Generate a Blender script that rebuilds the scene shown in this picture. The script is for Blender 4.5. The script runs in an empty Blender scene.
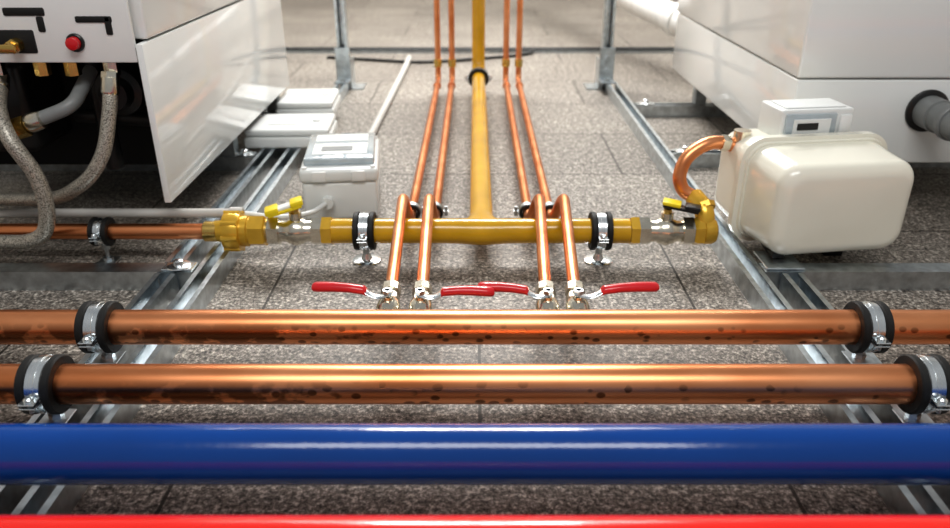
import bpy, bmesh, math, random
from mathutils import Vector, Matrix
random.seed(3)
scene = bpy.context.scene
PI = math.pi

# ------------------------------------------------------------ materials
def new_mat(name):
    m = bpy.data.materials.new(name); m.use_nodes = True
    nt = m.node_tree
    return m, nt, nt.nodes['Principled BSDF']

def simple(name, col, rough=0.4, metal=0.0, coat=0.0, var=0.08, scale=30, bump=0.0, bscale=200, trans=0.0):
    m, nt, b = new_mat(name)
    b.inputs['Roughness'].default_value = rough
    b.inputs['Metallic'].default_value = metal
    b.inputs['Coat Weight'].default_value = coat
    b.inputs['Coat Roughness'].default_value = 0.08
    b.inputs['Transmission Weight'].default_value = trans
    tc = nt.nodes.new('ShaderNodeTexCoord')
    n = nt.nodes.new('ShaderNodeTexNoise'); n.inputs['Scale'].default_value = scale
    n.inputs['Detail'].default_value = 4
    r = nt.nodes.new('ShaderNodeValToRGB')
    r.color_ramp.elements[0].position = 0.3
    r.color_ramp.elements[1].position = 0.7
    r.color_ramp.elements[0].color = (*[c*(1-var) for c in col], 1)
    r.color_ramp.elements[1].color = (*[min(1, c*(1+var)) for c in col], 1)
    nt.links.new(tc.outputs['Object'], n.inputs['Vector'])
    nt.links.new(n.outputs['Fac'], r.inputs['Fac'])
    nt.links.new(r.outputs['Color'], b.inputs['Base Color'])
    if bump > 0:
        n2 = nt.nodes.new('ShaderNodeTexNoise'); n2.inputs['Scale'].default_value = bscale
        bp = nt.nodes.new('ShaderNodeBump'); bp.inputs['Strength'].default_value = bump
        bp.inputs['Distance'].default_value = 0.001
        nt.links.new(tc.outputs['Object'], n2.inputs['Vector'])
        nt.links.new(n2.outputs['Fac'], bp.inputs['Height'])
        nt.links.new(bp.outputs['Normal'], b.inputs['Normal'])
    return m

def copper_mat(name, stains):
    m, nt, b = new_mat(name)
    L = nt.links
    def math_(op, a, c):
        n = nt.nodes.new('ShaderNodeMath'); n.operation = op; n.use_clamp = False
        for i, v in enumerate((a, c)):
            if isinstance(v, (int, float)): n.inputs[i].default_value = v
            else: L.new(v, n.inputs[i])
        return n.outputs[0]
    def mrange(v, a, c, lo, hi):
        n = nt.nodes.new('ShaderNodeMapRange')
        n.inputs['From Min'].default_value = a; n.inputs['From Max'].default_value = c
        n.inputs['To Min'].default_value = lo; n.inputs['To Max'].default_value = hi
        L.new(v, n.inputs['Value']); return n.outputs['Result']
    b.inputs['Metallic'].default_value = 1.0
    tc = nt.nodes.new('ShaderNodeTexCoord')
    mp = nt.nodes.new('ShaderNodeMapping'); mp.inputs['Scale'].default_value = (1.0, 3.0, 3.0)
    L.new(tc.outputs['Object'], mp.inputs['Vector'])
    n = nt.nodes.new('ShaderNodeTexNoise'); n.inputs['Scale'].default_value = 5; n.inputs['Detail'].default_value = 6
    L.new(mp.outputs['Vector'], n.inputs['Vector'])
    r = nt.nodes.new('ShaderNodeValToRGB')
    r.color_ramp.elements[0].position = .3; r.color_ramp.elements[0].color = (.72, .25, .095, 1)
    r.color_ramp.elements[1].position = .7; r.color_ramp.elements[1].color = (.92, .42, .21, 1)
    L.new(n.outputs['Fac'], r.inputs['Fac'])
    col = r.outputs['Color']
    ro = mrange(n.outputs['Fac'], 0, 1, .24, .40)
    if stains:
        sx = nt.nodes.new('ShaderNodeSeparateXYZ'); L.new(tc.outputs['Object'], sx.inputs['Vector'])
        X, Z = sx.outputs['X'], sx.outputs['Z']
        big = nt.nodes.new('ShaderNodeTexNoise'); big.inputs['Scale'].default_value = 6; big.inputs['Detail'].default_value = 2
        L.new(tc.outputs['Object'], big.inputs['Vector'])
        gate = mrange(Z, .119, .106, 0, 1)
        low = mrange(Z, .078, .086, 0, 1)
        gate = math_('MULTIPLY', gate, low)
        vo = nt.nodes.new('ShaderNodeTexVoronoi'); vo.inputs['Scale'].default_value = 72
        mp2 = nt.nodes.new('ShaderNodeMapping'); mp2.inputs['Scale'].default_value = (.75, .7, 1)
        L.new(tc.outputs['Object'], mp2.inputs['Vector']); L.new(mp2.outputs['Vector'], vo.inputs['Vector'])
        sc = nt.nodes.new('ShaderNodeSeparateColor'); L.new(vo.outputs['Color'], sc.inputs['Color'])
        lim = math_('ADD', mrange(X, -.45, .45, .80, .34), mrange(big.outputs['Fac'], .3, .7, -.25, .15))
        pick = mrange(math_('SUBTRACT', lim, sc.outputs[0]), 0, .04, 0, 1)
        size = mrange(sc.outputs[1], 0, 1, .24, .54)
        spot = mrange(math_('SUBTRACT', size, vo.outputs['Distance']), 0, .12, 0, 1)
        spot = math_('MULTIPLY', math_('MULTIPLY', spot, pick), gate)
        nz = nt.nodes.new('ShaderNodeTexNoise'); nz.inputs['Scale'].default_value = 42; nz.inputs['Detail'].default_value = 5
        L.new(mp2.outputs['Vector'], nz.inputs['Vector'])
        sm = mrange(math_('ADD', nz.outputs['Fac'], mrange(X, -.05, -.32, -.25, .06)), .46, .54, 0, 1)
        sm = math_('MULTIPLY', sm, gate)
        tot = math_('MAXIMUM', spot, math_('MULTIPLY', sm, .9))
        tot = math_('MULTIPLY', tot, .80)
        mx = nt.nodes.new('ShaderNodeMix'); mx.data_type = 'RGBA'
        L.new(tot, mx.inputs[0]); L.new(col, mx.inputs[6]); mx.inputs[7].default_value = (.10, .045, .022, 1)
        col = mx.outputs[2]
    L.new(col, b.inputs['Base Color']); L.new(ro, b.inputs['Roughness'])
    return m

COPPER = copper_mat('copper_stained', True)
COPPER2 = copper_mat('copper_clean', False)
BLUE = simple('blue_paint', (.0, .055, .27), .18, 0, .25, .06, 6, .25, 90)
RED = simple('red_paint', (.78, .018, .010), .2, 0, .4, .05, 6, .2, 90)
YELL = simple('yellow_paint', (.66, .37, .010), .22, 0, .4, .15, 9, .25, 80)
GOLD = simple('yellow_chromate', (.72, .44, .05), .26, .45, .3, .12, 30)
REDG = simple('red_grip', (.62, .012, .02), .3, 0, .4)
STEEL = simple('galvanized_steel', (.58, .63, .66), .30, 1, 0, .22, 45)
BAND = simple('zinc_band', (.78, .82, .84), .25, 1, 0, .12, 45)
STEELD = simple('galvanized_dull', (.42, .46, .48), .42, 1, 0, .25, 30)
NICK = simple('nickel', (.74, .70, .60), .22, 1, 0, .1, 40)
BRASS = simple('brass', (.72, .50, .16), .27, 1, 0, .12, 40)
RUB = simple('black_rubber', (.008, .008, .008), .6)
BLACK = simple('black_plastic', (.015, .015, .015), .35)
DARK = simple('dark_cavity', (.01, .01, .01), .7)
WHITE = simple('white_enamel', (.86, .88, .87), .10, 0, .7, .01, 3)
WHITE2 = simple('white_plastic', (.76, .78, .77), .35, 0, 0, .03, 10)
GREYP = simple('grey_sheet', (.82, .83, .82), .35, .0, 0, .03, 10)
CREAM = simple('cream_enamel', (.86, .84, .73), .2, 0, .5, .02, 6, .15, 40)
PVC = simple('grey_pvc', (.60, .59, .56), .35, 0, 0, .06, 12)
FLUE = simple('flue_white', (.80, .80, .78), .3)
LENS = simple('clear_cover', (.46, .53, .57), .06, 0, .9, .15, 14)
LABEL = simple('yellow_label', (.88, .68, .02), .4)
GREYD = simple('grey_hose', (.22, .23, .23), .4)
CABLE = simple('cable_black', (.02, .02, .02), .5)

HOSE, nt, b = new_mat('braided_hose')
b.inputs['Metallic'].default_value = .5; b.inputs['Roughness'].default_value = .4
tc = nt.nodes.new('ShaderNodeTexCoord')
vo = nt.nodes.new('ShaderNodeTexVoronoi'); vo.inputs['Scale'].default_value = 420
r = nt.nodes.new('ShaderNodeValToRGB')
r.color_ramp.elements[0].color = (.66, .62, .54, 1); r.color_ramp.elements[1].color = (.16, .15, .13, 1)
r.color_ramp.elements[0].position = .2; r.color_ramp.elements[1].position = .8
nt.links.new(tc.outputs['Object'], vo.inputs['Vector']); nt.links.new(vo.outputs['Distance'], r.inputs['Fac'])
nt.links.new(r.outputs['Color'], b.inputs['Base Color'])
bp = nt.nodes.new('ShaderNodeBump'); bp.inputs['Strength'].default_value = .4; bp.inputs['Distance'].default_value = .001
nt.links.new(vo.outputs['Distance'], bp.inputs['Height']); nt.links.new(bp.outputs['Normal'], b.inputs['Normal'])

# floor: speckled aggregate slabs with joints
FLOOR, nt, b = new_mat('aggregate_slab')
L = nt.links
tc = nt.nodes.new('ShaderNodeTexCoord')
n1 = nt.nodes.new('ShaderNodeTexNoise'); n1.inputs['Scale'].default_value = 150; n1.inputs['Detail'].default_value = 5; n1.inputs['Roughness'].default_value = .72
n2 = nt.nodes.new('ShaderNodeTexNoise'); n2.inputs['Scale'].default_value = 2.2; n2.inputs['Detail'].default_value = 5
n3 = nt.nodes.new('ShaderNodeTexNoise'); n3.inputs['Scale'].default_value = 55; n3.inputs['Detail'].default_value = 3
for n in (n1, n2, n3): L.new(tc.outputs['Object'], n.inputs['Vector'])
am = nt.nodes.new('ShaderNodeMix'); am.data_type = 'FLOAT'; am.inputs[0].default_value = .22
L.new(n1.outputs['Fac'], am.inputs[2]); L.new(n3.outputs['Fac'], am.inputs[3])
r1 = nt.nodes.new('ShaderNodeValToRGB'); cr = r1.color_ramp
cr.elements[0].position = .40; cr.elements[0].color = (.022, .019, .017, 1)
cr.elements[1].position = .61; cr.elements[1].color = (.92, .87, .79, 1)
e = cr.elements.new(.455); e.color = (.15, .135, .118, 1)
e = cr.elements.new(.53); e.color = (.34, .31, .278, 1)
L.new(am.outputs[0], r1.inputs['Fac'])
r2 = nt.nodes.new('ShaderNodeValToRGB')
r2.color_ramp.elements[0].position = .3; r2.color_ramp.elements[0].color = (.70, .68, .665, 1)
r2.color_ramp.elements[1].position = .7; r2.color_ramp.elements[1].color = (1.0, .985, .96, 1)
L.new(n2.outputs['Fac'], r2.inputs['Fac'])
mm = nt.nodes.new('ShaderNodeMix'); mm.data_type = 'RGBA'; mm.blend_type = 'MULTIPLY'; mm.inputs[0].default_value = 1
L.new(r1.outputs['Color'], mm.inputs[6]); L.new(r2.outputs['Color'], mm.inputs[7])
mp = nt.nodes.new('ShaderNodeMapping'); mp.inputs['Location'].default_value = (-.0075+.41, .0, 0)
L.new(tc.outputs['Object'], mp.inputs['Vector'])
br = nt.nodes.new('ShaderNodeTexBrick'); br.inputs['Scale'].default_value = 1
br.inputs['Brick Width'].default_value = .82; br.inputs['Row Height'].default_value = .41
br.inputs['Mortar Size'].default_value = .0030; br.inputs['Mortar Smooth'].default_value = .3
br.inputs['Color1'].default_value = (1, 1, 1, 1); br.inputs['Color2'].default_value = (.84, .84, .84, 1); br.inputs['Mortar'].default_value = (.09, .08, .07, 1)
L.new(mp.outputs['Vector'], br.inputs['Vector'])
m2 = nt.nodes.new('ShaderNodeMix'); m2.data_type = 'RGBA'; m2.blend_type = 'MULTIPLY'; m2.inputs[0].default_value = 1
L.new(mm.outputs[2], m2.inputs[6]); L.new(br.outputs['Color'], m2.inputs[7])
L.new(m2.outputs[2], b.inputs['Base Color'])
b.inputs['Roughness'].default_value = .45
bp = nt.nodes.new('ShaderNodeBump'); bp.inputs['Strength'].default_value = .5; bp.inputs['Distance'].default_value = .003
L.new(am.outputs[0], bp.inputs['Height']); L.new(bp.outputs['Normal'], b.inputs['Normal'])

WALL = simple('wall_plaster', (.62, .58, .52), .7, 0, 0, .12, 5, .4, 60)

# ------------------------------------------------------------ mesh builder
class Obj:
    def __init__(s, name):
        s.name = name; s.v = []; s.f = []; s.m = []; s.mats = []
    def add(s, verts, faces, mat):
        if mat not in s.mats: s.mats.append(mat)
        k = s.mats.index(mat); o = len(s.v)
        s.v += [tuple(p) for p in verts]
        for f in faces:
            s.f.append([i+o for i in f]); s.m.append(k)
    def rings(s, rings, mat, caps=True):
        n = len(rings[0]); V = [p for r in rings for p in r]; F = []
        for i in range(len(rings)-1):
            for j in range(n):
                a = i*n+j; b_ = i*n+(j+1) % n
                F.append([a, b_, b_+n, a+n])
        if caps:
            F.append(list(range(n))[::-1]); F.append([(len(rings)-1)*n+j for j in range(n)])
        s.add(V, F, mat)
    def tube(s, pts, rad, mat, seg=28, caps=True):
        pts = [Vector(p) for p in pts]
        rs = rad if isinstance(rad, (list, tuple)) else [rad]*len(pts)
        T = []
        for i in range(len(pts)):
            a = pts[max(i-1, 0)]; c = pts[min(i+1, len(pts)-1)]
            if i > 0 and i < len(pts)-1:
                t = (pts[i]-a).normalized()+(c-pts[i]).normalized()
            else: t = c-a
            T.append(t.normalized())
        up = Vector((0, 0, 1)) if abs(T[0].z) < .9 else Vector((0, 1, 0))
        N = (up - T[0]*up.dot(T[0])).normalized()
        R = []
        for i, p in enumerate(pts):
            N = (N - T[i]*N.dot(T[i])).normalized()
            B = T[i].cross(N)
            R.append([p + (N*math.cos(2*PI*j/seg)+B*math.sin(2*PI*j/seg))*rs[i] for j in range(seg)])
        s.rings(R, mat, caps)
    def cyl(s, a, b_, r, mat, seg=28, r2=None):
        s.tube([a, b_], [r, r if r2 is None else r2], mat, seg)
    def lathe(s, o, d, prof, mat, seg=32):
        o = Vector(o); d = Vector(d).normalized()
        up = Vector((0, 0, 1)) if abs(d.z) < .9 else Vector((0, 1, 0))
        N = (up-d*up.dot(d)).normalized(); B = d.cross(N)
        s.rings([[o+d*a+(N*math.cos(2*PI*j/seg)+B*math.sin(2*PI*j/seg))*max(r, 1e-4) for j in range(seg)] for a, r in prof], mat)
    def box(s, lo, hi, mat, bev=0, seg=3, M=None):
        bm = bmesh.new(); bmesh.ops.create_cube(bm, size=1)
        c = [(lo[i]+hi[i])/2 for i in range(3)]; d = [abs(hi[i]-lo[i]) for i in range(3)]
        for v in bm.verts: v.co = Vector((c[i]+v.co[i]*d[i] for i in range(3)))
        if bev > 0:
            bmesh.ops.bevel(bm, geom=bm.edges[:], offset=bev, segments=seg, profile=.5, affect='EDGES')
        if M is not None:
            for v in bm.verts: v.co = M @ v.co
        bm.verts.index_update()
        s.add([v.co.copy() for v in bm.verts], [[v.index for v in f.verts] for f in bm.faces], mat)
        bm.free()
    def loft_y(s, secs, mat, n=8):
        R = []
        for (y, cx, cz, hx, hz, rc) in secs:
            ring = []
            for q, (sx, sz) in enumerate([(1, 1), (-1, 1), (-1, -1), (1, -1)]):
                for k in range(n+1):
                    a = q*PI/2 + k/n*PI/2
                    ring.append(Vector((cx+sx*(hx-rc)+rc*math.cos(a), y, cz+sz*(hz-rc)+rc*math.sin(a))))
            R.append(ring)
        s.rings(R, mat)
    def extr(s, prof, a, b_, mat, up=(0, 0, 1)):
        a = Vector(a); b_ = Vector(b_); d = (b_-a).normalized(); u = Vector(up); w = d.cross(u).normalized(); u = w.cross(d)
        s.rings([[p+w*x+u*y for x, y in prof] for p in (a, b_)], mat)
    def ring(s, c, d, ri, ro, w, mat, seg=40):
        c = Vector(c); d = Vector(d).normalized()
        up = Vector((0, 0, 1)) if abs(d.z) < .9 else Vector((0, 1, 0))
        N = (up-d*up.dot(d)).normalized(); B = d.cross(N)
        e = min(.002, (ro-ri)*.4)
        prof = [(-w/2, ri), (-w/2, ro-e), (-w/2+e, ro), (w/2-e, ro), (w/2, ro-e), (w/2, ri)]
        R = [[c+d*a+(N*math.cos(2*PI*j/seg)+B*math.sin(2*PI*j/seg))*r for j in range(seg)] for a, r in prof]
        R.append(R[0]); s.rings(R, mat, caps=False)
    def done(s, angle=.6):
        me = bpy.data.meshes.new(s.name); me.from_pydata(s.v, [], s.f)
        for m in s.mats: me.materials.append(m)
        me.polygons.foreach_set('material_index', s.m)
        me.polygons.foreach_set('use_smooth', [True]*len(s.f))
        me.update()
        bm = bmesh.new(); bm.from_mesh(me); bmesh.ops.recalc_face_normals(bm, faces=bm.faces); bm.to_mesh(me); bm.free()
        try: me.set_sharp_from_angle(angle=angle)
        except Exception: pass
        ob = bpy.data.objects.new(s.name, me); scene.collection.objects.link(ob)
        return ob

def fillet(pts, r, n=8):
    pts = [Vector(p) for p in pts]; out = [pts[0]]
    for i in range(1, len(pts)-1):
        a, p, c = pts[i-1], pts[i], pts[i+1]
        d1 = (a-p); d2 = (c-p); k = min(r, d1.length*.49, d2.length*.49)
        s_ = p+d1.normalized()*k; e_ = p+d2.normalized()*k
        for j in range(n+1):
            t = j/n; out.append(s_*(1-t)**2+p*2*t*(1-t)+e_*t*t)
    out.append(pts[-1]); return out

def spline(pts, n=8):
    P = [Vector(p) for p in pts]; P = [P[0]*2-P[1]]+P+[P[-1]*2-P[-2]]; out = []
    for i in range(1, len(P)-2):
        for j in range(n):
            t = j/n; p0, p1, p2, p3 = P[i-1:i+3]
            out.append(.5*((2*p1)+(-p0+p2)*t+(2*p0-5*p1+4*p2-p3)*t*t+(-p0+3*p1-3*p2+p3)*t**3))
    out.append(P[-2]); return out

# ------------------------------------------------------------ room shell
YW = 6.6
o = Obj('floor'); o.box((-3, -1, -.05), (3, YW, 0), FLOOR); o.done()
o = Obj('wall_back'); o.box((-3, YW, -.05), (3, YW+.1, 2.8), WALL); o.done()
o = Obj('wall_left'); o.box((-3.1, -1, -.05), (-3, YW+.1, 2.8), WALL); o.done()
o = Obj('wall_right'); o.box((3, -1, -.05), (3.1, YW+.1, 2.8), WALL); o.done()

# ------------------------------------------------------------ strut channels
W = .0205; H_ = .041; t_ = .003; lp = .010
CH = [(-W, 0), (W, 0), (W, H_), (W-lp, H_), (W-lp, H_-.006), (W-t_, H_-.006), (W-t_, t_), (-W+t_, t_), (-W+t_, H_-.006), (-W+lp, H_-.006), (-W+lp, H_), (-W, H_)]
def strut(name, a, b_, up=(0, 0, 1), bolts=()):
    o = Obj(name); o.extr(CH, a, b_, STEEL, up)
    for (x, y) in bolts:
        o.box((x-.03, y-.018, .0412), (x+.03, y+.018, .045), BAND, .001, 1)
        o.lathe((x, y, .045), (0, 0, 1), [(0, .024), (.002, .023), (.004, .014), (.0041, .010), (.011, .009), (.013, .006)], BAND, 24)
    return o.done()
strut('strut_channel', (-.532, .35, 0), (-.532, 3.08, 0))
strut('strut_channel', (-.606, .35, 0), (-.606, 1.335, 0))
strut('strut_channel', (-.606, 1.385, 0), (-.606, 2.45, 0))
strut('strut_channel', (.548, .35, 0), (.548, 3.08, 0))
strut('strut_channel', (.622, .35, 0), (.622, 1.335, 0))
strut('strut_channel', (-2.2, 1.36, .041), (-.556, 1.36, .041), up=(0, 0, -1), bolts=[(-.588, 1.36)])
strut('strut_channel', (-1.9, 2.10, 0), (-.63, 2.10, 0), bolts=[(-.66, 2.10)])
strut('strut_channel', (-1.9, 2.62, 0), (-.556, 2.62, 0))
strut('strut_channel', (.57, 1.36, .041), (2.2, 1.36, .041), up=(0, 0, -1))
strut('strut_channel', (.57, 2.13, 0), (1.9, 2.13, 0), bolts=[(.61, 2.13)])
strut('strut_channel', (.57, 2.70, 0), (1.9, 2.70, 0), bolts=[(.61, 2.70)])
for x in (-.53, .53):
    o = Obj('strut_post'); y = 3.13
    o.extr(CH, (x, y+.02, 0), (x, y+.02, 2.6), STEEL, (0, -1, 0))
    sx = 1 if x < 0 else -1
    o.box((x-.03, y-.10, .0415), (x+.03, y-.022, .047), STEEL, .002, 1)
    o.box((x-.03, y-.030, .0415), (x+.03, y-.022, .17), STEEL, .002, 1)
    o.box((x+sx*.022, y-.02, 0), (x+sx*.028, y+.08, .12), STEEL, .002, 1)
    o.box((x+sx*.022, y-.02, 0), (x+sx*.075, y+.08, .006), STEEL, .002, 1)
    for z in (.08, .13): o.cyl((x, y-.03, z), (x, y-.040, z), .010, STEEL, 6)
    o.cyl((x, y-.065, .047), (x, y-.065, .056), .011, STEEL, 6)
    o.done()

# ------------------------------------------------------------ main pipes
def hpipe(name, y, z, r, mat, x0=-2.6, x1=2.6):
    o = Obj(name); n = 40
    o.tube([(x0+(x1-x0)*i/n, y, z) for i in range(n+1)], r, mat, 64); return o
YA, YB, ZC = 1.0255, .871, .10
hpipe('copper_main_pipe', YA, ZC, .0272, COPPER).done()
hpipe('copper_main_pipe', YB, ZC, .0275, COPPER).done()
hpipe('blue_pipe', .7126, .11, .0355, BLUE).done()
hpipe('red_pipe', .563, .11, .0355, RED).done()

def clamp(name, x, y, z, r, base, w=.027, disc=False, axis='x'):
    o = Obj(name); d = (1, 0, 0) if axis == 'x' else (0, 1, 0)
    R1 = r+.0085; R2 = R1+.003
    o.ring((x, y, z), d, r+.0003, R1, w*1.35, RUB)
    for s_ in (-1, 1):
        c = Vector((x, y, z))+Vector(d)*s_*w*.62
        o.ring(c, d, r+.0003, R1+.0050, w*.44, RUB)
    o.ring((x, y, z), d, R1-.0005, R2, w*.80, BAND)
    o.ring((x, y, z), d, R2-.0005, R2+.0012, w*.22, BAND)
    p = Vector((0, 1, 0)) if axis == 'x' else Vector((1, 0, 0))
    for s_ in (-1, 1):
        c = Vector((x, y, z))+p*s_*(R2+.007)
        for dz in (-.004, .002):
            if axis == 'x': o.box((c.x-w*.40, c.y-.010, c.z+dz), (c.x+w*.40, c.y+.010, c.z+dz+.0025), BAND, .0008, 1)
            else: o.box((c.x-.010, c.y-w*.40, c.z+dz), (c.x+.010, c.y+w*.40, c.z+dz+.0025), BAND, .0008, 1)
        o.cyl(c+Vector((0, 0, -.014)), c+Vector((0, 0, .011)), .003, STEEL, 12)
        o.lathe(c+Vector((0, 0, .004)), (0, 0, 1), [(0, .0065), (.004, .0065), (.0065, .004)], BAND, 16)
    o.cyl((x, y, z-R2+.001), (x, y, z-R2-.012), .008, STEEL, 6)
    o.cyl((x, y, z-R2), (x, y, base), .0045, STEEL, 14)
    if disc:
        o.lathe((x, y, base), (0, 0, 1), [(0, .031), (.003, .031), (.005, .028), (.006, .012), (.014, .009), (.02, .007)], BAND, 32)
    else:
        o.box((x-.02, y-.019, base), (x+.02, y+.019, base+.004), STEEL, .001, 1)
        o.cyl((x, y, base+.004), (x, y, base+.011), .010, STEEL, 6)
    return o.done()
clamp('pipe_clamp', -.582, YA, ZC, .0272, .0412)
clamp('pipe_clamp', .610, YA, ZC, .0272, .0412)
clamp('pipe_clamp', -.588, YB, ZC, .0275, .0412)
clamp('pipe_clamp', .615, YB, ZC, .0275, .0412)
clamp('pipe_clamp', -.232, 1.477, .07, .0272, 0, .026, True)
clamp('pipe_clamp', .264, 1.477, .07, .0272, 0, .026, True)
clamp('pipe_clamp', -.785, 1.474, .07, .0172, 0, .022)

# ------------------------------------------------------------ yellow gas pipe (swept tee + riser)
YG, ZG = 1.477, .07
o = Obj('yellow_gas_pipe')
n = 80; pts = []; rs = []
for i in range(n+1):
    x = -.30+(.325+.30)*i/n
    k = math.exp(-((x-.014)/.040)**2)
    pts.append((x, YG-.004*k, ZG)); rs.append(.0265+.0022*k)
o.tube(pts, rs, YELL, 40)
R = []
for i in range(25):
    t = i/24; yy = YG+.004+t*.10
    ax = .0262+.034*math.exp(-((yy-YG-.004)/.030)**1.5) ; az = .0262+.0015*math.exp(-((yy-YG)/.04)**2)
    R.append([Vector((.014+ax*math.cos(2*PI*j/40), yy, ZG+az*math.sin(2*PI*j/40))) for j in range(40)])
R.append([Vector((.014+.0262*math.cos(2*PI*j/40), 2.64, ZG+.0262*math.sin(2*PI*j/40))) for j in range(40)])
o.rings(R, YELL)
o.tube(fillet([(.014, 2.6, ZG), (.014, 3.1, ZG), (.014, 3.1, 2.6)], .07), .0258, YELL, 32)
o.done(1.2)
clamp('pipe_clamp', .014, 3.00, .07, .0265, 0, .018, True, 'y')

# ------------------------------------------------------------ thin copper lines with ball valves
def lever(o, sx, sy, z, ex, ey, ez):
    s_ = Vector((sx, sy, z)); e_ = Vector((ex, ey, ez)); d = (e_-s_)
    up = Vector((0, 0, 1)); w = Vector((d.y, -d.x, 0)).normalized()
    def sect(t, hw, hh):
        drop = .010*math.sin(min(1, t*3.2)*PI) if t < .3125 else 0
        c = s_+d*t+Vector((0, 0, -drop*.8+ .005*math.sin(t*PI)))
        return [c+w*(hw*math.cos(a))+up*(hh*math.sin(a)) for a in [2*PI*k/16 for k in range(16)]]
    o.rings([sect(t, .0080, .0026) for t in [-.06, 0, .06, .12, .18, .24, .30, .36, .42]], BAND)
    prof = [(.27, .004), (.28, .0078), (.31, .0090), (.5, .0092), (.7, .0100), (.88, .0110), (.96, .0100), (.99, .007), (1.0, .002)]
    o.rings([sect(t, h, min(h*.80, .0080)) for t, h in prof], REDG)

XF = [-.1465, -.091, .122, .1725]
XT = [-.155, -.099, .139, .192]
XB = [-.141, -.0885, .118, .167]
ENDS = [(-.266, 1.104, .130), (.032, 1.090, .128), (.004, 1.104, .130), (.300, 1.104, .130)]
yv = 1.084
for i in range(4):
    xf, xt, x = XF[i], XT[i], XB[i]
    o = Obj('copper_branch_pipe')
    k = (xt-x)/(1.545-1.12)
    path = fillet([(x+k*.04, 1.150, .105), (x+k*.08, 1.20, .108), (xt, 1.545, .126), (xf, 1.575, .05), (xf, 3.05, .05), (xf, 3.05, 2.6)], .035)
    o.tube(path, .0112, COPPER2, 24)
    o.ring((xf, 3.05, .12), (0, 0, 1), .011, .0155, .03, BRASS)
    o.ring((xf, 2.96, .05), (0, 1, 0), .011, .0150, .03, COPPER2)
    o.done()
    v = Obj('ball_valve')
    v.lathe((x, YA+.024, .10), (0, 1, 0), [(0, .0155), (.010, .0155), (.0105, .013)], NICK, 6)
    v.lathe((x, yv-.024, .10), (0, 1, 0), [(0, .013), (.006, .0165), (.014, .019), (.024, .0200), (.034, .019), (.042, .0165), (.048, .013)], NICK, 28)
    v.lathe((x, yv+.020, .1005), (k, 1, .05), [(0, .0165), (.014, .0165), (.0145, .0135), (.026, .0135), (.0265, .0172), (.048, .0172), (.0485, .0140), (.058, .0135), (.060, .012)], NICK, 8)
    v.cyl((x, yv, .115), (x, yv, .124), .009, NICK, 20)
    v.cyl((x, yv, .124), (x, yv, .135), .0045, STEEL, 12)
    lever(v, x, yv, .126, *ENDS[i])
    v.cyl((x, yv, .1285), (x, yv, .135), .0085, STEEL, 6)
    v.done()
for x, sgn in ((-.119, 1), (.147, 1)):
    o = Obj('double_pipe_clamp'); y = 1.64
    for dx in (-.026, .026):
        o.ring((x+dx, y, .05), (0, 1, 0), .0121, .0185, .024, RUB)
        o.ring((x+dx, y, .05), (0, 1, 0), .018, .0205, .018, STEELD)
    o.box((x-.058, y-.009, .048), (x-.046, y+.009, .052), STEEL); o.box((x+.046, y-.009, .048), (x+.058, y+.009, .052), STEEL)
    o.cyl((x, y, 0), (x, y, .06), .0045, STEEL, 12)
    o.cyl((x-.052, y, .04), (x-.052, y, .062), .004, STEEL, 12); o.cyl((x+.052, y, .04), (x+.052, y, .062), .004, STEEL, 12)
    o.lathe((x, y, 0), (0, 0, 1), [(0, .022), (.004, .022), (.006, .008)], STEEL, 24)
    o.done()

# ------------------------------------------------------------ left copper feed, union, gas valves
o = Obj('copper_feed_pipe')
o.tube([(-2.4+i*.1858, YG-.002, ZG) for i in range(11)], .0168, COPPER2, 28)
o.ring((-.555, YG-.002, ZG), (1, 0, 0), .0165, .0215, .03, BRASS)
o.done()
def gas_valve(name, x):
    v = Obj(name); a = (1, 0, 0)
    v.lathe((x-.055, YG, ZG), a, [(0, .027), (.02, .027), (.0205, .023), (.034, .023), (.04, .027), (.055, .031), (.07, .027), (.076, .023), (.090, .023), (.0905, .027), (.110, .027)], NICK, 32)
    v.lathe((x-.058, YG, ZG), a, [(0, .031), (.022, .031)], NICK, 6)
    v.lathe((x+.034, YG, ZG), a, [(0, .031), (.022, .031)], NICK, 6)
    v.cyl((x, YG, ZG+.02), (x, YG, ZG+.042), .013, NICK, 20)
    v.cyl((x, YG, ZG+.040), (x, YG, ZG+.050), .009, BRASS, 6)
    return v
v = gas_valve('gas_shutoff_valve', -.376)
M = Matrix.Translation((-.396, YG, ZG+.048)) @ Matrix.Rotation(-.25, 4, 'Y') @ Matrix.Rotation(.25, 4, 'Z')
v.box((-.036, -.019, -.002), (.036, .019, .004), LABEL, .002, 2, M)
v.box((-.040, -.020, .002), (-.012, .020, .014), LABEL, .003, 2, M)
v.box((.014, -.020, .002), (.040, .020, .014), LABEL, .003, 2, M)
v.box((-.014, -.014, .003), (.015, .014, .010), GREYP, .002, 1, M)
v.lathe((-.324, YG, ZG), (1, 0, 0), [(0, .030), (.004, .0315), (.024, .0315), (.024, .028)], GOLD, 6)
v.done()
u = Obj('yellow_union_fitting')
u.lathe((-.555, YG, ZG), (1, 0, 0), [(0, .019), (.008, .022), (.022, .024), (.03, .026), (.0305, .041), (.036, .043), (.058, .043), (.064, .040), (.0645, .033), (.078, .033), (.080, .030), (.085, .030)], GOLD, 40)
u.lathe((-.472, YG, ZG), (1, 0, 0), [(0, .034), (.030, .034), (.033, .030)], GOLD, 6)
u.lathe((-.440, YG, ZG), (1, 0, 0), [(0, .026), (.005, .026)], BRASS, 32)
for k in range(8):
    a = k*PI/4
    u.cyl((-.5245, YG+.040*math.cos(a), ZG+.040*math.sin(a)), (-.4915, YG+.040*math.cos(a), ZG+.040*math.sin(a)), .006, GOLD, 8)
u.done()
v = gas_valve('gas_shutoff_valve', .402)
M = Matrix.Translation((.432, YG, ZG+.050)) @ Matrix.Rotation(.12, 4, 'Y') @ Matrix.Rotation(-.30, 4, 'Z')
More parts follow.
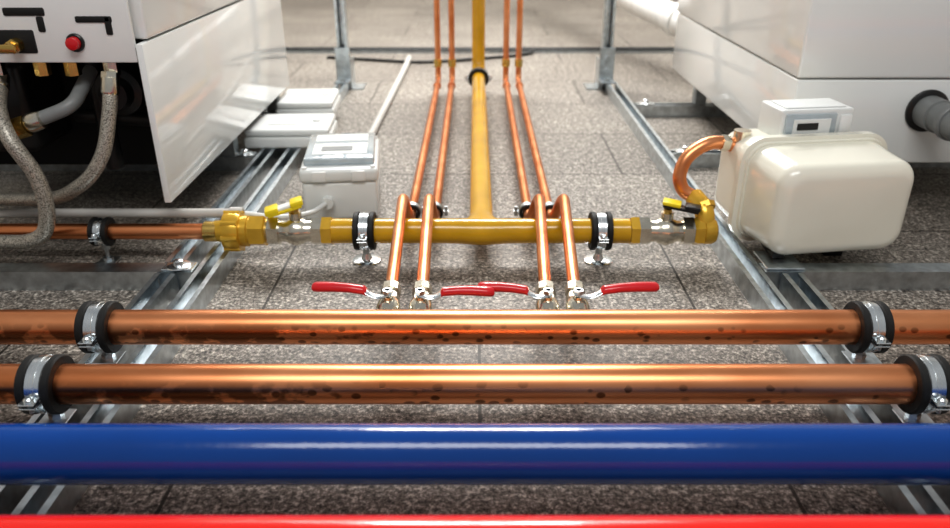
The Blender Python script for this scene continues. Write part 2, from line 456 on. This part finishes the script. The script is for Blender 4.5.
v.box((-.040, -.013, -.002), (.034, .013, .004), BLACK, .002, 2, M)
v.box((-.042, -.017, .004), (-.004, .017, .012), LABEL, .003, 2, M)
v.box((.004, -.016, .004), (.036, .016, .012), BLACK, .003, 2, M)
v.lathe((.326, YG, ZG), (1, 0, 0), [(0, .030), (.004, .0315), (.018, .0315), (.018, .028)], GOLD, 6)
v.done()
e = Obj('yellow_elbow_fitting')
e.lathe((.459, YG, ZG), (1, 0, 0), [(0, .029), (.006, .032), (.020, .032), (.0205, .027)], GOLD, 6)
e.lathe((.478, YG, ZG), (1, 0, 0), [(0, .025), (.004, .028), (.020, .028), (.028, .024), (.032, .015)], GOLD, 32)
e.tube(fillet([(.484, YG, ZG), (.484, YG+.012, ZG+.042), (.470, YG+.055, ZG+.056)], .025), .0205, GOLD, 28)
e.lathe((.486, YG+.018, ZG+.040), (-.2, .6, .5), [(0, .023), (.012, .024), (.014, .021)], GOLD, 8)
e.lathe((.474, YG+.050, ZG+.046), (-.1, .2, 1), [(-.012, .019), (.010, .020), (.014, .017)], GOLD, 24)
e.done()
o = Obj('copper_meter_inlet_pipe')
o.tube(spline([(.470, 1.530, .126), (.446, 1.537, .140), (.437, 1.545, .170), (.452, 1.555, .207), (.490, 1.566, .231), (.530, 1.578, .232), (.575, 1.59, .215)], 7), .0145, COPPER2, 24)
o.lathe((.524, 1.576, .233), (1, 0.2, -.2), [(0, .018), (.018, .018)], NICK, 6)
o.done()

# ------------------------------------------------------------ gas meter
g = Obj('gas_meter')
cx, cz = .703, .152
def shell(y0, y1, hx, hz, rc, rf, taper=.0):
    secs = [(y0, cx, cz, hx, hz, rc)]
    sgn = 1 if y1 > y0 else -1
    ym = y1-sgn*rf
    secs.append((ym, cx, cz, hx-taper, hz-taper, rc))
    for k in range(1, 10):
        a = k/9*PI/2; ins = rf*(1-math.cos(a))
        secs.append((ym+sgn*rf*math.sin(a), cx, cz, hx-taper-ins, hz-taper-ins, max(rc-ins*.6, .006)))
    secs.append((y1+sgn*.003, cx, cz, (hx-taper-rf)*.5, (hz-taper-rf)*.5, .02))
    return secs
g.loft_y(shell(1.52, 1.375, .148, .101, .042, .030, .006), CREAM)
g.loft_y(shell(1.52, 1.665, .148, .101, .040, .030, .004), CREAM)
g.loft_y([(1.512, cx, cz, .154, .107, .045), (1.513, cx, cz, .162, .114, .050), (1.531, cx, cz, .162, .114, .050), (1.532, cx, cz, .155, .107, .045)], CREAM)
g.loft_y([(1.506, cx, cz, .151, .104, .042), (1.512, cx, cz, .153, .106, .044)], CREAM)
g.box((.632, 1.545, .245), (.792, 1.640, .312), WHITE2, .006, 3)
g.box((.640, 1.539, .252), (.752, 1.547, .304), LENS, .003, 2)
g.box((.656, 1.536, .262), (.738, 1.541, .294), WHITE2, .001, 1)
g.box((.664, 1.534, .272), (.710, 1.538, .286), BLACK, .001, 1)
g.box((.760, 1.539, .256), (.786, 1.547, .300), GREYP, .003, 2)
g.box((.645, 1.555, .311), (.778, 1.625, .315), WHITE2, .002, 2)
g.cyl((.58, 1.60, .235), (.58, 1.60, .258), .018, NICK, 24)
g.cyl((.806, 1.60, .235), (.806, 1.60, .280), .014, BRASS, 24)
RM = Matrix.Translation((cx, 1.52, 0)) @ Matrix.Rotation(math.radians(8), 4, 'Z') @ Matrix.Translation((-cx, -1.52, 0))
g.v = [tuple(RM @ Vector(p)) for p in g.v]
g.box((.575, 1.345, .0415), (.650, 1.43, .046), STEEL, .001, 1)
g.box((.600, 1.39, .046), (.625, 1.46, .07), BLACK, .003, 2)
g.box((.76, 1.50, 0), (.80, 1.60, .06), BLACK, .003, 2)
g.done(.5)

# ------------------------------------------------------------ boilers
def legs(o, xs, ys, top):
    for x in xs:
        for y in ys:
            o.box((x-.02, y-.02, .0412), (x+.02, y+.02, top+.01), STEELD, .002, 1)
b_ = Obj('gas_boiler')
x1, x0, y0, y1, zb, zs, zt = -.645, -1.30, 1.511, 2.652, .12, .450, .80
b_.box((x1-.014, y0, zb), (x1, y1, zs-.002), WHITE, .002, 2)
b_.box((x0, y0, zb), (x0+.014, y1, zs-.002), WHITE, .002, 2)
b_.box((x0+.014, y1-.014, zb), (x1-.014, y1, zs-.002), WHITE)
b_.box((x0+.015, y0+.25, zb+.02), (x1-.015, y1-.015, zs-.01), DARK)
b_.box((x0, y0+.03, zs+.002), (x1+.001, y1, zt), WHITE, .006, 3)
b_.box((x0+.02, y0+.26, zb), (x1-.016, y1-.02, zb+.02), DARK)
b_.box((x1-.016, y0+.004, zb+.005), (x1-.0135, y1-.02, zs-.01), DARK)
legs(b_, (-1.25, -.70), (2.10, 2.62), zb)
b_.box((x0+.014, y0+.002, .412), (x1-.015, y0+.012, .63), GREYP, .004, 2)
b_.box((-.765, y0-.001, .488), (-.695, y0+.006, .500), DARK, .003, 2)
b_.box((-.710, y0-.001, .465), (-.697, y0+.006, .500), DARK, .003, 2)
b_.box((-.90, y0-.001, .500), (-.82, y0+.006, .516), DARK, .004, 2)
b_.box((-.84, y0-.001, .470), (-.825, y0+.006, .500), DARK, .004, 2)
b_.box((-.97, y0-.001, .43), (-.85, y0+.006, .475), DARK, .004, 2)
b_.lathe((-.773, y0+.004, .451), (0, -1, 0), [(0, .0175), (.006, .0175), (.008, .015)], BLACK, 28)
b_.lathe((-.773, y0-.004, .451), (0, -1, 0), [(0, .0125), (.012, .012), (.014, .009)], REDG, 24)
b_.lathe((-.885, y0+.01, .447), (0, -1, 0), [(0, .014), (.03, .014), (.031, .010), (.05, .010)], BRASS, 6)
b_.box((-.93, y0-.05, .440), (-.865, y0-.042, .455), BRASS, .003, 2)
for x, mt in ((-.722, NICK), (-.80, BRASS), (-.86, BRASS), (-.95, NICK)):
    b_.cyl((x, y0+.02, .412), (x, y0+.02, .385), .015, mt, 6)
    b_.cyl((x, y0+.02, .43), (x, y0+.02, .395), .010, mt, 20)
b_.box((-1.28, 1.60, .20), (-.95, 1.78, .40), BLACK, .02, 3)
b_.cyl((-.82, 1.66, .15), (-.82, 1.66, .40), .02, BLACK, 20)
b_.cyl((-.70, 1.66, .26), (-.90, 1.70, .26), .016, BLACK, 20)
b_.lathe((-.76, 1.68, .33), (0, -1, 0), [(0, .05), (.06, .05), (.065, .035), (.09, .03)], BLACK, 28)
b_.done()

def hose(name, pts, r, ends=True, mat=HOSE):
    o = Obj(name); P = spline(pts, 10); o.tube(P, r, mat, 22)
    if ends:
        for a, c in ((P[0], P[3]), (P[-1], P[-4])):
            d = (c-a).normalized()
            o.lathe(a-d*.012, d, [(0, r*.9), (.002, r*1.2), (.03, r*1.2), (.034, r*1.05)], NICK, 20)
            o.lathe(a-d*.022, d, [(0, r*1.2), (.016, r*1.2)], NICK, 6)
    return o.done()
hose('braided_hose', [(-.722, 1.511, .372), (-.727, 1.49, .315), (-.750, 1.47, .235), (-.81, 1.47, .172), (-.93, 1.52, .125), (-1.25, 1.60, .10), (-1.6, 1.62, .06)], .0142)
hose('braided_hose', [(-.950, 1.526, .372), (-.925, 1.46, .33), (-.893, 1.42, .284), (-.860, 1.42, .205), (-.862, 1.42, .12), (-.90, 1.42, .075), (-1.02, 1.43, .065), (-1.4, 1.43, .06)], .0152)
o = Obj('grey_drain_pipe')
o.tube(fillet([(-1.4, 1.47, .27), (-.93, 1.47, .285), (-.80, 1.50, .330), (-.80, 1.60, .38)], .03), .0140, GREYD, 24)
o.lathe((-.915, 1.472, .289), (1, .1, .3), [(0, .021), (.03, .021)], BRASS, 6)
o.lathe((-.885, 1.478, .300), (1, .1, .3), [(0, .018), (.01, .020), (.03, .018)], NICK, 24)
o.done()

r_ = Obj('gas_boiler')
x0, x1, y0, y1, zb, zs, zt = .752, 1.50, 1.782, 2.948, .12, .324, .80
r_.box((x0, y0, zb), (x1, y1, zs-.002), WHITE, .004, 3)
r_.box((x0-.003, y0-.004, zs+.002), (x1, y1, zt), WHITE, .006, 3)
legs(r_, (.80, 1.42), (2.13, 2.70), zb)
r_.lathe((1.07, y0+.002, .250), (0, -1, 0), [(0, .050), (.008, .050), (.012, .044)], BLACK, 36)
r_.lathe((1.07, y0-.01, .250), (0, -1, 0), [(0, .038), (.05, .038), (.051, .034), (.09, .034)], GREYD, 32)
r_.done()
o = Obj('grey_flue_elbow')
o.tube(fillet([(1.07, y0-.10, .25), (1.07, y0-.16, .245), (1.35, y0-.22, .18)], .06), .034, GREYD, 28)
o.ring((1.07, y0-.11, .25), (0, 1, 0), .032, .040, .02, GREYD)
o.done()

# ------------------------------------------------------------ electrical boxes
j = Obj('junction_box')
M = Matrix.Translation((-.335, 1.84, 0)) @ Matrix.Rotation(.10, 4, 'Z')
j.box((-.088, -.13, .0), (.088, .13, .095), WHITE2, .008, 3, M)
j.box((-.093, -.135, .095), (.093, .135, .128), WHITE2, .010, 3, M)
j.box((-.084, -.10, .126), (.084, .12, .146), LENS, .006, 3, M)
j.box((-.066, -.07, .1445), (.066, .02, .1475), WHITE2, .001, 1, M)
j.box((-.045, -.045, .147), (.030, -.01, .1485), GREYD, .0005, 1, M)
j.box((-.066, .04, .1445), (.066, .10, .1475), WHITE2, .001, 1, M)
j.box((-.062, -.139, .10), (-.03, -.134, .125), GREYP, .002, 2, M)
j.box((.03, -.139, .10), (.062, -.134, .125), GREYP, .002, 2, M)
for sx in (-1, 1):
    for sy in (-1, 1):
        j.cyl(M @ Vector((sx*.08, sy*.12, .127)), M @ Vector((sx*.08, sy*.12, .132)), .006, GREYP, 16)
j.cyl(M @ Vector((-.03, -.12, .05)), M @ Vector((-.03, -.152, .05)), .014, WHITE2, 8)
j.done()
def flatbox(x, y, sx, sy, h, rot, z0=.0415):
    k = Obj('control_box'); M = Matrix.Translation((x, y, z0)) @ Matrix.Rotation(rot, 4, 'Z')
    k.box((-sx, -sy, 0), (sx, sy, h*.6), WHITE2, .006, 3, M)
    k.box((-sx*.97, -sy*.97, h*.62), (sx*.97, sy*.97, h), WHITE2, .008, 3, M)
    k.box((-sx*.5, -sy*.4, h-.001), (sx*.2, sy*.3, h+.003), GREYP, .001, 1, M)
    k.cyl(M @ Vector((sx*.6, 0, h)), M @ Vector((sx*.6, 0, h+.006)), .012, GREYP, 20)
    k.done()
flatbox(-.555, 2.26, .125, .10, .055, .05)
flatbox(-.570, 2.60, .095, .11, .055, .05)

o = Obj('electrical_conduit')
o.tube(fillet([(-.318, 3.75, .012), (-.318, 3.5, .012), (-.345, 2.0, .012)], .1), .012, PVC, 18)
o.done()
o = Obj('electrical_conduit')
o.tube([(-2.2, 1.573, .072), (-.52, 1.573, .072)], .0105, PVC, 18)
o.tube(spline([(-.52, 1.573, .072), (-.44, 1.58, .06), (-.38, 1.63, .05), (-.355, 1.685, .05)], 8), .006, WHITE2, 14)
o.ring((-.53, 1.573, .072), (1, 0, 0), .009, .014, .03, PVC)
o.done()

# ------------------------------------------------------------ far cable tray, cables, flue duct
o = Obj('cable_tray')
y = 3.97
o.box((-2.9, y-.035, 0), (2.9, y+.035, .004), STEELD)
for s_ in (-1, 1): o.box((-2.9, y+s_*.035-.002, 0), (2.9, y+s_*.035+.002, .012), STEELD)
for k in range(3): o.tube(spline([(-2.9, y-.02+k*.02, .012), (-1, y-.022+k*.02, .014), (0, y-.018+k*.02, .012), (1.2, y-.02+k*.02, .014), (2.9, y-.02+k*.02, .012)], 8), .008, CABLE, 10)
o.done()
o = Obj('floor_cable')
o.tube(spline([(-.72, 3.78, .008), (-.5, 3.72, .008), (-.25, 3.66, .008), (.0, 3.74, .008), (.25, 3.86, .008), (.30, 3.92, .02)], 10), .007, CABLE, 12)
o.done()
o = Obj('white_flue_duct')
o.tube(fillet([(.30, 5.6, .36), (.66, 3.85, .32), (.80, 3.50, .26), (1.02, 3.1, .18), (1.5, 3.06, .18)], .1), .060, FLUE, 36)
o.ring((.86, 3.39, .238), (.28, -.52, -.10), .059, .066, .05, FLUE)
o.done()
o = Obj('baseboard_back'); o.box((-3, YW-.02, 0), (3, YW, .06), WALL, .002, 1); o.done()

# ------------------------------------------------------------ lights
def area(name, loc, tgt, sx, sy, e, col=(1, 1, 1)):
    l = bpy.data.lights.new(name, 'AREA'); l.shape = 'RECTANGLE'; l.size = sx; l.size_y = sy; l.energy = e; l.color = col
    ob = bpy.data.objects.new(name, l); ob.location = loc
    ob.rotation_euler = (Vector(tgt)-Vector(loc)).to_track_quat('-Z', 'Y').to_euler()
    scene.collection.objects.link(ob)
area('ceiling_light_back', (0, 3.9, 2.5), (0, 2.0, 0), 1.3, .6, 100, (1, .985, .955))
area('fill_light_far', (0, 5.3, 2.6), (0, 5.0, 0), 3.0, 1.2, 85, (1, .97, .93))  # added light that brightens the far floor, not a room fixture
area('fill_light_front', (0, -.2, 2.7), (0, 1.1, 0), 2.0, .8, 38, (1, .99, .97))  # added overhead fill for pipe tops and camera-facing sides, no real lamp
w = bpy.data.worlds.new('world'); scene.world = w; w.use_nodes = True
w.node_tree.nodes['Background'].inputs[0].default_value = (.96, .98, 1, 1)
w.node_tree.nodes['Background'].inputs[1].default_value = .30
scene.view_settings.view_transform = 'Standard'
for lk in ('Medium High Contrast', 'Standard - Medium High Contrast'):
    try:
        scene.view_settings.look = lk; break
    except Exception: pass

# ------------------------------------------------------------ camera
cam = bpy.data.cameras.new('camera'); co = bpy.data.objects.new('camera', cam); scene.collection.objects.link(co)
cam.sensor_width = 36; cam.lens = 36*760/950
co.location = (0, 0, .70); co.rotation_euler = (PI/2-math.atan(364/760), 0, 0)
cam.clip_start = .02
cam.dof.use_dof = True; cam.dof.focus_distance = 1.25; cam.dof.aperture_fstop = 3.5
scene.camera = co
